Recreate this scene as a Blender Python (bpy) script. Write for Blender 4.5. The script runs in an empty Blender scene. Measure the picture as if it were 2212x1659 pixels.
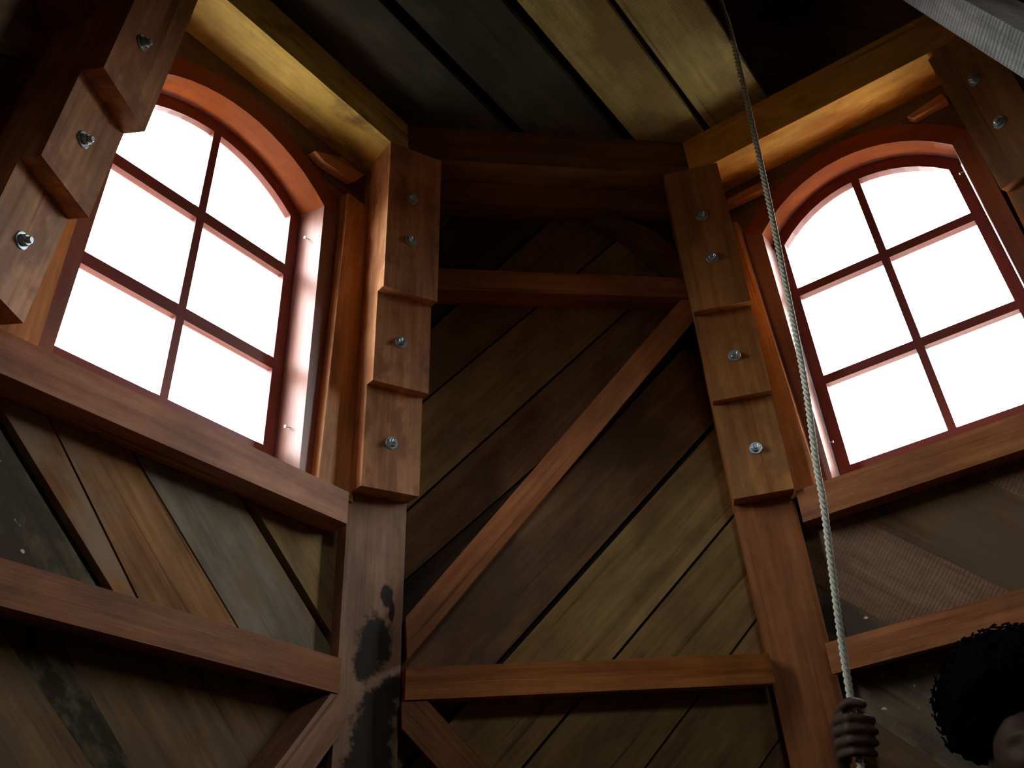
# Inside the cap floor of a small octagonal timber windmill, looking up.
import bpy, bmesh, math, random
from mathutils import Vector, Matrix, noise as mnoise

random.seed(7)
SC = bpy.context.scene
COL = SC.collection

# ------------------------------------------------------------------ camera
CAM = Vector((-0.7092, -1.0846, -0.6736))
FPX = 2252.16
cam_d = bpy.data.cameras.new('camera')
cam = bpy.data.objects.new('camera', cam_d)
COL.objects.link(cam)
right = Vector((0.97872, -0.180784, -0.097071))
up = Vector((-0.016269, -0.53996, 0.841533))
fwd = Vector((0.204553, 0.822046, 0.531412))
cam.matrix_world = Matrix((
    (right.x, up.x, -fwd.x, CAM.x),
    (right.y, up.y, -fwd.y, CAM.y),
    (right.z, up.z, -fwd.z, CAM.z),
    (0, 0, 0, 1)))
cam_d.sensor_width = 36.0
cam_d.lens = FPX / 2212.0 * 36.0
cam_d.clip_start = 0.02
SC.camera = cam

# ------------------------------------------------------------------ world: overcast bright sky, darker ground
world = bpy.data.worlds.new('sky')
SC.world = world
world.use_nodes = True
wt = world.node_tree
wt.nodes.clear()
w_out = wt.nodes.new('ShaderNodeOutputWorld')
w_bg = wt.nodes.new('ShaderNodeBackground')
w_tc = wt.nodes.new('ShaderNodeTexCoord')
w_sep = wt.nodes.new('ShaderNodeSeparateXYZ')
w_ramp = wt.nodes.new('ShaderNodeValToRGB')
w_map = wt.nodes.new('ShaderNodeMapRange')
w_map.inputs['From Min'].default_value = -1.0
w_map.inputs['From Max'].default_value = 1.0
wt.links.new(w_tc.outputs['Generated'], w_sep.inputs[0])
wt.links.new(w_sep.outputs['Z'], w_map.inputs['Value'])
wt.links.new(w_map.outputs[0], w_ramp.inputs['Fac'])
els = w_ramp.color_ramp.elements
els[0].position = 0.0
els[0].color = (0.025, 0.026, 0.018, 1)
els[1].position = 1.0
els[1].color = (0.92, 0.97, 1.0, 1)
for pos, c in ((0.40, (0.03, 0.032, 0.022, 1)), (0.49, (0.06, 0.064, 0.05, 1)), (0.515, (0.22, 0.23, 0.22, 1)), (0.55, (0.93, 0.96, 0.98, 1))):  # unseen ground and low horizon kept dark to dim upper posts and beams
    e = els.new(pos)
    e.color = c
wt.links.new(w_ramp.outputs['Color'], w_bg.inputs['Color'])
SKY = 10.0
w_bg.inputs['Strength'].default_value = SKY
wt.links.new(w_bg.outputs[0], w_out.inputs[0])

# ------------------------------------------------------------------ exposure
SC.view_settings.view_transform = 'Standard'
SC.view_settings.look = 'None'
SC.view_settings.gamma = 1.0
SC.view_settings.use_curve_mapping = False
SC.view_settings.exposure = 1.35
SC.cycles.max_bounces = 8
SC.cycles.diffuse_bounces = 5
SC.cycles.transparent_max_bounces = 12
SC.cycles.caustics_reflective = False
SC.cycles.caustics_refractive = False
SC.cycles.sample_clamp_indirect = 25.0

# ------------------------------------------------------------------ geometry of the tower
A0 = 1.28            # inner apothem of the wall framing at z = 0
T = 0.156            # batter of the walls
T22 = math.tan(math.pi / 8)
C22 = math.cos(math.pi / 8)
KV = math.hypot(1, T)
A2, H2, H3 = 0.987, 1.40, 1.53      # ring of curb beams: inner apothem, underside, top
FLOOR = -1.84
DB = 0.085           # boarding behind the framing


class Frame:
    """a battered plane; local x = along, y = up the slope, z = into the room"""
    def __init__(self, ang, r0, t, du=0.0, shear=0.0, v0=0.0):
        a = math.radians(ang)
        n = Vector((math.sin(a), math.cos(a), 0))
        al = Vector((math.cos(a), -math.sin(a), 0))
        k = math.hypot(1, t)
        s = (Vector((0, 0, 1)) - t * n) / k
        m = (n + Vector((0, 0, t))) / k
        o = n * r0
        if du or shear:
            o = o + al * (du - shear * v0)
            s = (s + al * shear).normalized()
            al = (al - s * al.dot(s)).normalized()
        self.M = Matrix((
            (al.x, s.x, -m.x, o.x),
            (al.y, s.y, -m.y, o.y),
            (al.z, s.z, -m.z, o.z),
            (0, 0, 0, 1)))

    def P(self, u, v, p=0.0):
        return self.M @ Vector((u, v, p))


FW = {k: Frame(45 * k, A0, T) for k in (-3, -2, -1, 0, 1, 2, 3, 4)}
FC = {-1: Frame(-22.5, A0 / C22, T / C22),
      1: Frame(22.5, A0 / C22, T / C22),
      -2: Frame(-67.5, A0 / C22, T / C22, -0.072, 0.069, 0.58),
      2: Frame(67.5, A0 / C22, T / C22, -0.045, 0.0, 0.0)}


def half(v):
    """half the clear width between posts at slope height v"""
    return (A0 - T * v / KV) * T22 - 0.073


# ------------------------------------------------------------------ materials
def nn(nt, kind, **kw):
    n = nt.nodes.new(kind)
    for k, v in kw.items():
        if k.startswith('i_'):
            key = k[2:]
            n.inputs[int(key) if key.isdigit() else key].default_value = v
        else:
            setattr(n, k, v)
    return n


def wood(name, dark, light, patch=None, patch_amt=0.5, patch_scale=5.0, speck=None, saw=0.0, rough=0.7,
         grain=1.0, knots=0.5, blobs=None, var=0.25, bump=0.25, spec=0.3, saw_scale=30.0, sat=1.10, checks=0.65, mottle=0.35):
    m = bpy.data.materials.new(name)
    m.use_nodes = True
    nt = m.node_tree
    nt.nodes.clear()
    L = nt.links.new
    out = nn(nt, 'ShaderNodeOutputMaterial')
    b = nn(nt, 'ShaderNodeBsdfPrincipled')
    b.inputs['Specular IOR Level'].default_value = spec
    L(b.outputs[0], out.inputs[0])
    tc = nn(nt, 'ShaderNodeTexCoord')
    oi = nn(nt, 'ShaderNodeObjectInfo')
    off = nn(nt, 'ShaderNodeVectorMath', operation='SCALE')
    comb = nn(nt, 'ShaderNodeCombineXYZ')
    L(oi.outputs['Random'], comb.inputs[0])
    L(oi.outputs['Random'], comb.inputs[1])
    L(oi.outputs['Random'], comb.inputs[2])
    L(comb.outputs[0], off.inputs[0])
    off.inputs['Scale'].default_value = 37.0
    pos = nn(nt, 'ShaderNodeVectorMath', operation='ADD')
    L(tc.outputs['Object'], pos.inputs[0])
    L(off.outputs[0], pos.inputs[1])

    def mapped(sx, sy, sz):
        mp = nn(nt, 'ShaderNodeMapping')
        mp.inputs['Scale'].default_value = (sx, sy, sz)
        L(pos.outputs[0], mp.inputs['Vector'])
        return mp.outputs[0]

    n1 = nn(nt, 'ShaderNodeTexNoise', i_Scale=1.0, i_Detail=5.0, i_Roughness=0.62, i_Distortion=0.35)
    L(mapped(4.0, 95.0, 95.0), n1.inputs['Vector'])
    n2 = nn(nt, 'ShaderNodeTexNoise', i_Scale=1.0, i_Detail=3.0, i_Roughness=0.5, i_Distortion=0.8)
    L(mapped(1.6, 24.0, 24.0), n2.inputs['Vector'])
    n3 = nn(nt, 'ShaderNodeTexNoise', i_Scale=patch_scale, i_Detail=4.0, i_Roughness=0.6)
    L(mapped(0.6, 1.0, 1.0), n3.inputs['Vector'])
    mixn = nn(nt, 'ShaderNodeMix', data_type='FLOAT', i_0=0.55)
    L(n1.outputs['Fac'], mixn.inputs[2])
    L(n2.outputs['Fac'], mixn.inputs[3])
    mr = nn(nt, 'ShaderNodeMapRange')
    c = 0.5
    w = 0.16 / max(grain, 0.05)
    mr.inputs['From Min'].default_value = c - w
    mr.inputs['From Max'].default_value = c + w
    L(mixn.outputs[0], mr.inputs['Value'])
    col = nn(nt, 'ShaderNodeMix', data_type='RGBA')
    col.inputs[6].default_value = (*dark, 1)
    col.inputs[7].default_value = (*light, 1)
    L(mr.outputs[0], col.inputs[0])
    cur = col.outputs[2]
    # fine dark checks along the grain
    n6 = nn(nt, 'ShaderNodeTexNoise', i_Scale=1.0, i_Detail=2.0, i_Roughness=0.5, i_Distortion=0.2)
    L(mapped(1.3, 48.0, 48.0), n6.inputs['Vector'])
    ck = nn(nt, 'ShaderNodeMapRange')
    ck.inputs['From Min'].default_value = 0.655
    ck.inputs['From Max'].default_value = 0.72
    ck.inputs['To Max'].default_value = checks
    L(n6.outputs['Fac'], ck.inputs['Value'])
    ckx = nn(nt, 'ShaderNodeMix', data_type='RGBA')
    L(ck.outputs[0], ckx.inputs[0])
    L(cur, ckx.inputs[6])
    ckx.inputs[7].default_value = (dark[0] * .4, dark[1] * .35, dark[2] * .35, 1)
    cur = ckx.outputs[2]
    # broad mottling: handling dirt and weathering
    n7 = nn(nt, 'ShaderNodeTexNoise', i_Scale=11.0, i_Detail=5.0, i_Roughness=0.65)
    L(mapped(0.45, 1.0, 1.0), n7.inputs['Vector'])
    mo = nn(nt, 'ShaderNodeMapRange')
    mo.inputs['From Min'].default_value = 0.35
    mo.inputs['From Max'].default_value = 0.68
    mo.inputs['To Min'].default_value = 1.0 - mottle
    mo.inputs['To Max'].default_value = 1.0 + mottle * 0.5
    L(n7.outputs['Fac'], mo.inputs['Value'])
    mov = nn(nt, 'ShaderNodeVectorMath', operation='SCALE')
    L(cur, mov.inputs[0])
    L(mo.outputs[0], mov.inputs['Scale'])
    cur = mov.outputs[0]
    # knots
    if knots > 0:
        vo = nn(nt, 'ShaderNodeTexVoronoi', feature='F1', i_Scale=1.0)
        L(mapped(2.2, 7.0, 7.0), vo.inputs['Vector'])
        km = nn(nt, 'ShaderNodeMapRange')
        km.inputs['From Min'].default_value = 0.07
        km.inputs['From Max'].default_value = 0.13
        km.inputs['To Min'].default_value = knots
        km.inputs['To Max'].default_value = 0.0
        L(vo.outputs['Distance'], km.inputs['Value'])
        kx = nn(nt, 'ShaderNodeMix', data_type='RGBA')
        L(km.outputs[0], kx.inputs[0])
        L(cur, kx.inputs[6])
        kx.inputs[7].default_value = (dark[0] * .35, dark[1] * .3, dark[2] * .3, 1)
        cur = kx.outputs[2]
    if patch is not None:
        pr = nn(nt, 'ShaderNodeMapRange')
        pr.inputs['From Min'].default_value = 0.60 - 0.25 * patch_amt
        pr.inputs['From Max'].default_value = 0.72 - 0.25 * patch_amt
        L(n3.outputs['Fac'], pr.inputs['Value'])
        px = nn(nt, 'ShaderNodeMix', data_type='RGBA')
        pm = nn(nt, 'ShaderNodeMath', operation='MULTIPLY')
        pm.inputs[1].default_value = 0.85
        L(pr.outputs[0], pm.inputs[0])
        L(pm.outputs[0], px.inputs[0])
        L(cur, px.inputs[6])
        px.inputs[7].default_value = (*patch, 1)
        cur = px.outputs[2]
    if speck is not None:
        n4 = nn(nt, 'ShaderNodeTexNoise', i_Scale=38.0, i_Detail=2.0, i_Roughness=0.5)
        L(mapped(0.7, 1.2, 1.2), n4.inputs['Vector'])
        sr = nn(nt, 'ShaderNodeMapRange')
        sr.inputs['From Min'].default_value = 0.69
        sr.inputs['From Max'].default_value = 0.72
        L(n4.outputs['Fac'], sr.inputs['Value'])
        sx = nn(nt, 'ShaderNodeMix', data_type='RGBA')
        L(sr.outputs[0], sx.inputs[0])
        L(cur, sx.inputs[6])
        sx.inputs[7].default_value = (*speck, 1)
        cur = sx.outputs[2]
    sawout = None
    if saw > 0:
        wv = nn(nt, 'ShaderNodeTexWave', wave_type='BANDS', bands_direction='X', i_Scale=saw_scale,
                i_Distortion=4.5, i_Detail=2.0)
        wv.inputs['Detail Scale'].default_value = 1.5
        L(mapped(1.0, 0.35, 0.35), wv.inputs['Vector'])
        pw = nn(nt, 'ShaderNodeMath', operation='POWER')
        pw.inputs[1].default_value = 2.5
        L(wv.outputs['Fac'], pw.inputs[0])
        ml = nn(nt, 'ShaderNodeMath', operation='MULTIPLY')
        L(pw.outputs[0], ml.inputs[0])
        L(n3.outputs['Fac'], ml.inputs[1])
        sm = nn(nt, 'ShaderNodeMath', operation='MULTIPLY')
        sm.inputs[1].default_value = saw
        L(ml.outputs[0], sm.inputs[0])
        sx = nn(nt, 'ShaderNodeMix', data_type='RGBA')
        L(sm.outputs[0], sx.inputs[0])
        L(cur, sx.inputs[6])
        sx.inputs[7].default_value = (dark[0] * .3, dark[1] * .3, dark[2] * .3, 1)
        cur = sx.outputs[2]
        sawout = wv.outputs['Fac']
    if blobs:
        dist = None
        n5 = nn(nt, 'ShaderNodeTexNoise', i_Scale=30.0, i_Detail=5.0, i_Roughness=0.7)
        L(tc.outputs['Object'], n5.inputs['Vector'])
        for (bx, by, rx, ry) in blobs:
            s1 = nn(nt, 'ShaderNodeVectorMath', operation='SUBTRACT')
            L(tc.outputs['Object'], s1.inputs[0])
            s1.inputs[1].default_value = (bx, by, 0)
            s2 = nn(nt, 'ShaderNodeVectorMath', operation='MULTIPLY')
            L(s1.outputs[0], s2.inputs[0])
            s2.inputs[1].default_value = (1 / rx, 1 / ry, 0)
            s3 = nn(nt, 'ShaderNodeVectorMath', operation='LENGTH')
            L(s2.outputs[0], s3.inputs[0])
            if dist is None:
                dist = s3.outputs['Value']
            else:
                mn = nn(nt, 'ShaderNodeMath', operation='MINIMUM')
                L(dist, mn.inputs[0])
                L(s3.outputs['Value'], mn.inputs[1])
                dist = mn.outputs[0]
        ad = nn(nt, 'ShaderNodeMath', operation='MULTIPLY_ADD')
        L(n5.outputs['Fac'], ad.inputs[0])
        ad.inputs[1].default_value = 1.5
        L(dist, ad.inputs[2])
        br = nn(nt, 'ShaderNodeMapRange')
        br.inputs['From Min'].default_value = 1.55
        br.inputs['From Max'].default_value = 1.85
        br.inputs['To Min'].default_value = 0.93
        br.inputs['To Max'].default_value = 0.0
        L(ad.outputs[0], br.inputs['Value'])
        bx_ = nn(nt, 'ShaderNodeMix', data_type='RGBA')
        L(br.outputs[0], bx_.inputs[0])
        L(cur, bx_.inputs[6])
        bx_.inputs[7].default_value = (0.012, 0.011, 0.010, 1)
        cur = bx_.outputs[2]
    # piece to piece variation
    vr = nn(nt, 'ShaderNodeMapRange')
    vr.inputs['To Min'].default_value = 1 - var
    vr.inputs['To Max'].default_value = 1 + var
    L(oi.outputs['Random'], vr.inputs['Value'])
    hs = nn(nt, 'ShaderNodeHueSaturation', i_Saturation=sat)
    L(vr.outputs[0], hs.inputs['Value'])
    L(cur, hs.inputs['Color'])
    L(hs.outputs[0], b.inputs['Base Color'])
    b.inputs['Roughness'].default_value = rough
    bp = nn(nt, 'ShaderNodeBump', i_Strength=bump, i_Distance=0.004)
    if sawout is not None:
        mx = nn(nt, 'ShaderNodeMix', data_type='FLOAT', i_0=0.35)
        L(n1.outputs['Fac'], mx.inputs[2])
        L(sawout, mx.inputs[3])
        L(mx.outputs[0], bp.inputs['Height'])
    else:
        L(n1.outputs['Fac'], bp.inputs['Height'])
    L(bp.outputs[0], b.inputs['Normal'])
    return m


M = {}
M['fir'] = wood('red_fir', (0.25, 0.088, 0.036), (0.47, 0.205, 0.095), knots=0.35, rough=0.6)
M['fir_girt'] = wood('dark_red_fir', (0.22, 0.075, 0.035), (0.40, 0.16, 0.075), knots=0.4, rough=0.6)
M['fir_orange'] = wood('orange_red_fir', (0.30, 0.10, 0.034), (0.55, 0.235, 0.085), knots=0.5, rough=0.6, var=0.05)
M['stud'] = wood('orange_stud_fir', (0.42, 0.175, 0.07), (0.70, 0.38, 0.19), knots=0.4, rough=0.6, var=0.05)
M['sill'] = wood('pinkish_sill_fir', (0.34, 0.135, 0.075), (0.58, 0.29, 0.18), knots=0.3, rough=0.6, var=0.0)
M['fir_light'] = wood('pale_red_fir', (0.36, 0.17, 0.10), (0.58, 0.33, 0.21), knots=0.3, rough=0.6)
M['fir_stained'] = wood('stained_fir', (0.34, 0.19, 0.12), (0.56, 0.36, 0.25), knots=0.2, rough=0.65, var=0.0,
                        blobs=[(0.245, -0.035, 0.030, 0.016), (0.21, -0.05, 0.03, 0.008), (0.135, -0.012, 0.068, 0.046),
                               (0.085, 0.012, 0.045, 0.030), (0.035, -0.062, 0.030, 0.040), (0.0, -0.03, 0.040, 0.045),
                               (-0.06, -0.015, 0.075, 0.055), (-0.13, -0.01, 0.06, 0.062), (-0.24, 0.0, 0.09, 0.06)])
M['packing'] = wood('packing_fir', (0.36, 0.15, 0.072), (0.68, 0.37, 0.20), patch=(0.30, 0.135, 0.07), patch_amt=0.4, patch_scale=16.0, knots=0.5, rough=0.55, var=0.12)
M['packing_orange'] = wood('orange_packing_fir', (0.26, 0.105, 0.040), (0.48, 0.235, 0.10), patch=(0.24, 0.12, 0.05), patch_amt=0.3, patch_scale=14.0,
                           knots=0.5, rough=0.55, var=0.10)
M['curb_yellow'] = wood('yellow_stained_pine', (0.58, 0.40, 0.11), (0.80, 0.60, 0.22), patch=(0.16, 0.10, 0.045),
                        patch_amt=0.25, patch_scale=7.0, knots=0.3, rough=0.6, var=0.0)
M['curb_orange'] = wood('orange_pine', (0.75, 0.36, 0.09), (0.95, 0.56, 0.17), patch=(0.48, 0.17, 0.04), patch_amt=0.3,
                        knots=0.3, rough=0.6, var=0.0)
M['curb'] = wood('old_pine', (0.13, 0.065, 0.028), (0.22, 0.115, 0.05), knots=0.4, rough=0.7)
M['joinery'] = wood('oiled_red_joinery', (0.24, 0.055, 0.018), (0.38, 0.105, 0.034), knots=0.0, rough=0.55, grain=0.7, sat=1.05, checks=0.1, mottle=0.12,
                    var=0.06, bump=0.1, spec=0.2)
M['jamb'] = wood('pinkish_varnished_jamb', (0.21, 0.070, 0.045), (0.33, 0.135, 0.095), knots=0.1, rough=0.40, grain=0.9, sat=1.0, checks=0.2, mottle=0.15,
                 var=0.05, bump=0.1, spec=0.45)
M['sash'] = wood('maroon_sash_timber', (0.17, 0.038, 0.034), (0.28, 0.075, 0.062), knots=0.0, rough=0.42, grain=0.6, sat=1.0, checks=0.1,
                 mottle=0.12, var=0.05, bump=0.1, spec=0.35)
M['tan'] = wood('tan_plank', (0.15, 0.085, 0.04), (0.31, 0.20, 0.095), patch=(0.17, 0.12, 0.07), patch_amt=0.5, knots=0.5, rough=0.8)
M['yellow'] = wood('yellowish_plank', (0.22, 0.14, 0.06), (0.38, 0.26, 0.115), knots=0.4, rough=0.8)
M['orange'] = wood('orange_plank', (0.22, 0.10, 0.045), (0.40, 0.22, 0.105), patch=(0.30, 0.22, 0.15), patch_amt=0.45, knots=0.5, rough=0.8)
M['grey'] = wood('grey_plank', (0.27, 0.225, 0.165), (0.46, 0.395, 0.30), patch=(0.32, 0.23, 0.12), patch_amt=0.35, knots=0.3, rough=0.85)
M['brown'] = wood('brown_plank', (0.13, 0.075, 0.04), (0.25, 0.15, 0.08), patch=(0.10, 0.07, 0.05), patch_amt=0.4, knots=0.4, rough=0.85)
M['black'] = wood('blackened_plank', (0.035, 0.026, 0.018), (0.08, 0.058, 0.04), knots=0.3, rough=0.9)
M['moss'] = wood('mottled_mossy_plank', (0.085, 0.068, 0.042), (0.17, 0.135, 0.085), patch=(0.03, 0.024, 0.017), patch_amt=0.72,
                 patch_scale=26.0, knots=0.2, rough=0.95)
M['speckled'] = wood('dark_speckled_plank', (0.12, 0.095, 0.065), (0.21, 0.17, 0.12), patch=(0.06, 0.05, 0.035), patch_amt=0.6,
                     patch_scale=9.0, speck=(0.75, 0.72, 0.66), knots=0.1, rough=0.95)
M['sawn'] = wood('saw_marked_plank', (0.17, 0.10, 0.062), (0.31, 0.195, 0.13), saw=0.8, knots=0.4, rough=0.85, saw_scale=34.0)
M['deck_pale'] = wood('pale_deck_board', (0.29, 0.235, 0.10), (0.47, 0.39, 0.175), saw=0.7, patch=(0.25, 0.17, 0.075), patch_amt=0.45,
                      knots=0.5, rough=0.8, saw_scale=42.0, var=0.05)
M['deck_dark'] = wood('dark_deck_board', (0.030, 0.027, 0.019), (0.065, 0.058, 0.042), patch=(0.02, 0.018, 0.014), patch_amt=0.5,
                      knots=0.3, rough=0.9, var=0.1)
M['grey_sawn'] = wood('grey_rough_sawn', (0.12, 0.113, 0.106), (0.28, 0.265, 0.255), saw=1.2, knots=0.1, rough=0.9, saw_scale=24.0)
M['bouncer'] = wood('pale_bounce_plank', (0.62, 0.56, 0.45), (0.82, 0.77, 0.66), knots=0.1, sat=1.0, rough=0.9)  # very pale so the added deck throws sky light upwards
M['outer'] = wood('outer_boarding', (0.03, 0.025, 0.02), (0.06, 0.05, 0.04), knots=0.0, rough=0.95)


def plain(name, colr, rough=0.5, metal=0.0, spec=0.5, noise_amt=0.0, noise_scale=20.0):
    m = bpy.data.materials.new(name)
    m.use_nodes = True
    nt = m.node_tree
    b = nt.nodes['Principled BSDF']
    b.inputs['Base Color'].default_value = (*colr, 1)
    b.inputs['Roughness'].default_value = rough
    b.inputs['Metallic'].default_value = metal
    b.inputs['Specular IOR Level'].default_value = spec
    if noise_amt:
        tc = nn(nt, 'ShaderNodeTexCoord')
        n = nn(nt, 'ShaderNodeTexNoise', i_Scale=noise_scale, i_Detail=4.0)
        mx = nn(nt, 'ShaderNodeMix', data_type='RGBA')
        nt.links.new(tc.outputs['Object'], n.inputs['Vector'])
        nt.links.new(n.outputs['Fac'], mx.inputs[0])
        mx.inputs[6].default_value = (*[x * (1 - noise_amt) for x in colr], 1)
        mx.inputs[7].default_value = (*[min(1, x * (1 + noise_amt)) for x in colr], 1)
        nt.links.new(mx.outputs[2], b.inputs['Base Color'])
    return m


M['zinc'] = plain('galvanised_steel', (0.42, 0.52, 0.55), 0.38, 0.85, noise_amt=0.35, noise_scale=60)
M['nail'] = plain('bright_nail', (0.6, 0.62, 0.62), 0.3, 0.9, noise_amt=0.1)
M['rope'] = plain('sisal_rope', (0.50, 0.50, 0.40), 0.85, 0.0, 0.2, noise_amt=0.4, noise_scale=220)
M['skin'] = plain('dark_skin', (0.048, 0.026, 0.017), 0.6, 0.0, 0.15, noise_amt=0.15, noise_scale=35)
M['hair'] = plain('black_hair', (0.003, 0.0026, 0.0026), 0.9, 0.0, 0.0, noise_amt=0.4, noise_scale=40)
M['eye'] = plain('eye_white', (0.35, 0.32, 0.29), 0.25, 0.0, 0.5, noise_amt=0.05)
M['iris'] = plain('dark_iris', (0.02, 0.012, 0.008), 0.15, 0.0, 0.5, noise_amt=0.1)
M['nailskin'] = plain('finger_nail', (0.25, 0.15, 0.12), 0.35, 0.0, 0.5, noise_amt=0.1)
M['shirt'] = plain('dark_shirt', (0.03, 0.032, 0.04), 0.9, 0.0, 0.1, noise_amt=0.3, noise_scale=60)
M['trousers'] = plain('dark_trousers', (0.02, 0.02, 0.025), 0.9, 0.0, 0.1, noise_amt=0.3, noise_scale=60)

gm = bpy.data.materials.new('window_glass')
gm.use_nodes = True
gt = gm.node_tree
gt.nodes.clear()
g_out = nn(gt, 'ShaderNodeOutputMaterial')
g_mix = nn(gt, 'ShaderNodeMixShader')
g_tr = nn(gt, 'ShaderNodeBsdfTransparent')
g_tr.inputs[0].default_value = (0.96, 0.97, 0.97, 1)
g_gl = nn(gt, 'ShaderNodeBsdfGlossy')
g_gl.inputs['Roughness'].default_value = 0.02
g_lw = nn(gt, 'ShaderNodeLayerWeight', i_Blend=0.5)
g_pw = nn(gt, 'ShaderNodeMath', operation='POWER')
g_pw.inputs[1].default_value = 5.0
g_ml = nn(gt, 'ShaderNodeMath', operation='MULTIPLY_ADD')
g_ml.inputs[1].default_value = 0.5
g_ml.inputs[2].default_value = 0.02
gt.links.new(g_lw.outputs['Facing'], g_pw.inputs[0])
gt.links.new(g_pw.outputs[0], g_ml.inputs[0])
gt.links.new(g_ml.outputs[0], g_mix.inputs[0])
gt.links.new(g_tr.outputs[0], g_mix.inputs[1])
gt.links.new(g_gl.outputs[0], g_mix.inputs[2])
gt.links.new(g_mix.outputs[0], g_out.inputs[0])
M['glass'] = gm

# ------------------------------------------------------------------ object helpers
WM = {}


def link(name, me, mat, mw, parent=None):
    if mat is not None and len(me.materials) == 0:
        me.materials.append(mat)
    o = bpy.data.objects.new(name, me)
    COL.objects.link(o)
    if parent is not None:
        o.parent = parent
        o.matrix_parent_inverse = WM[parent.name].inverted()
    o.matrix_basis = mw
    WM[o.name] = mw.copy()
    return o


def empty(name, loc):
    o = bpy.data.objects.new(name, None)
    o.empty_display_size = 0.05
    COL.objects.link(o)
    o.location = loc
    WM[o.name] = Matrix.Translation(loc)
    return o


def tag(o, label=None, cat=None, group=None, kind=None):
    if label:
        o['label'] = label
    if cat:
        o['category'] = cat
    if group:
        o['group'] = group
    if kind:
        o['kind'] = kind
    return o


def prism_mesh(name, poly, z0, z1, bevel=0.0, back=None):
    """polygon in local xy extruded from z0 (back) to z1 (front, towards the room)"""
    area = sum(poly[i][0] * poly[(i + 1) % len(poly)][1] - poly[(i + 1) % len(poly)][0] * poly[i][1] for i in range(len(poly)))
    back = back or poly
    if area < 0:
        poly, back = poly[::-1], back[::-1]
    bm = bmesh.new()
    f = [bm.verts.new((x, y, z1)) for x, y in poly]
    k = [bm.verts.new((x, y, z0)) for x, y in back]
    n = len(poly)
    bm.faces.new(f)
    bm.faces.new(k[::-1])
    for i in range(n):
        j = (i + 1) % n
        bm.faces.new((f[i], k[i], k[j], f[j]))
    if bevel > 0:
        bmesh.ops.bevel(bm, geom=[e for e in bm.edges if e.calc_face_angle(0) > 0.6], offset=bevel, segments=1, affect='EDGES', profile=0.6)
    bmesh.ops.recalc_face_normals(bm, faces=bm.faces)
    me = bpy.data.meshes.new(name)
    bm.to_mesh(me)
    bm.free()
    return me


def clip(poly, p, q, keep_left=True, off=0.0):
    """Sutherland-Hodgman against the line p-q shifted by off to the kept side"""
    dx, dy = q[0] - p[0], q[1] - p[1]
    l = math.hypot(dx, dy)
    nx, ny = -dy / l, dx / l
    if not keep_left:
        nx, ny = -nx, -ny
    sd = lambda a: (a[0] - p[0]) * nx + (a[1] - p[1]) * ny - off
    out = []
    for i in range(len(poly)):
        a, b_ = poly[i], poly[(i + 1) % len(poly)]
        da, db = sd(a), sd(b_)
        if da >= 0:
            out.append(a)
        if (da >= 0) != (db >= 0):
            t = da / (da - db)
            out.append((a[0] + (b_[0] - a[0]) * t, a[1] + (b_[1] - a[1]) * t))
    return out


def piece(name, F, poly, p_front, depth, mat, parent=None, grain=0.0, bevel=0.003, origin=None, back=None):
    """a timber whose face is a polygon (u, v) in frame F, front at p_front into the room; grain angle in degrees"""
    if origin is None:
        origin = (sum(a for a, _ in poly) / len(poly), sum(b_ for _, b_ in poly) / len(poly))
    g = math.radians(grain)
    cg, sg = math.cos(g), math.sin(g)
    to_local = lambda pl: [((u - origin[0]) * cg + (v - origin[1]) * sg, -(u - origin[0]) * sg + (v - origin[1]) * cg) for u, v in pl]
    me = prism_mesh(name, to_local(poly), -depth, 0.0, bevel, to_local(back) if back else None)
    FM = F.M if isinstance(F, Frame) else F
    mw = FM @ Matrix.Translation((origin[0], origin[1], p_front)) @ Matrix.Rotation(g, 4, 'Z')
    return link(name, me, mat, mw, parent)


def rect(u0, u1, v0, v1):
    return [(u0, v0), (u1, v0), (u1, v1), (u0, v1)]


def strip(p0, p1, w0, w1=None):
    """a straight bar from p0 to p1 in the (u, v) plane"""
    w1 = w0 if w1 is None else w1
    dx, dy = p1[0] - p0[0], p1[1] - p0[1]
    l = math.hypot(dx, dy)
    nx, ny = -dy / l, dx / l
    return [(p0[0] - nx * w0 / 2, p0[1] - ny * w0 / 2), (p1[0] - nx * w1 / 2, p1[1] - ny * w1 / 2),
            (p1[0] + nx * w1 / 2, p1[1] + ny * w1 / 2), (p0[0] + nx * w0 / 2, p0[1] + ny * w0 / 2)]


# ------------------------------------------------------------------ walls
VLOW = FLOOR * KV - 0.02
VTOP = 2.25
TH = 0.024


def wall_half(v, d=0.11):
    return (A0 + d - T * v / KV) * T22 - 0.004


def planks(parent, F, region, seams, mats, grain):
    """boards between consecutive seam lines; seams run from the first to the last board, each (p, q, gap)"""
    n = len(seams) + 1
    for i in range(n):
        poly = region
        if i > 0:
            p, q, gap = seams[i - 1]
            poly = clip(poly, p, q, True, gap / 2)
        if i < n - 1 and poly:
            p, q, gap = seams[i]
            poly = clip(poly, p, q, False, gap / 2)
        if len(poly) < 3:
            continue
        a = abs(sum(poly[j][0] * poly[(j + 1) % len(poly)][1] - poly[(j + 1) % len(poly)][0] * poly[j][1] for j in range(len(poly)))) / 2
        if a < 0.0012:
            continue
        piece('plank', F, poly, -DB - 0.004 * random.random(), TH, M[mats[i % len(mats)]], parent, grain, 0.0015)


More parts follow.
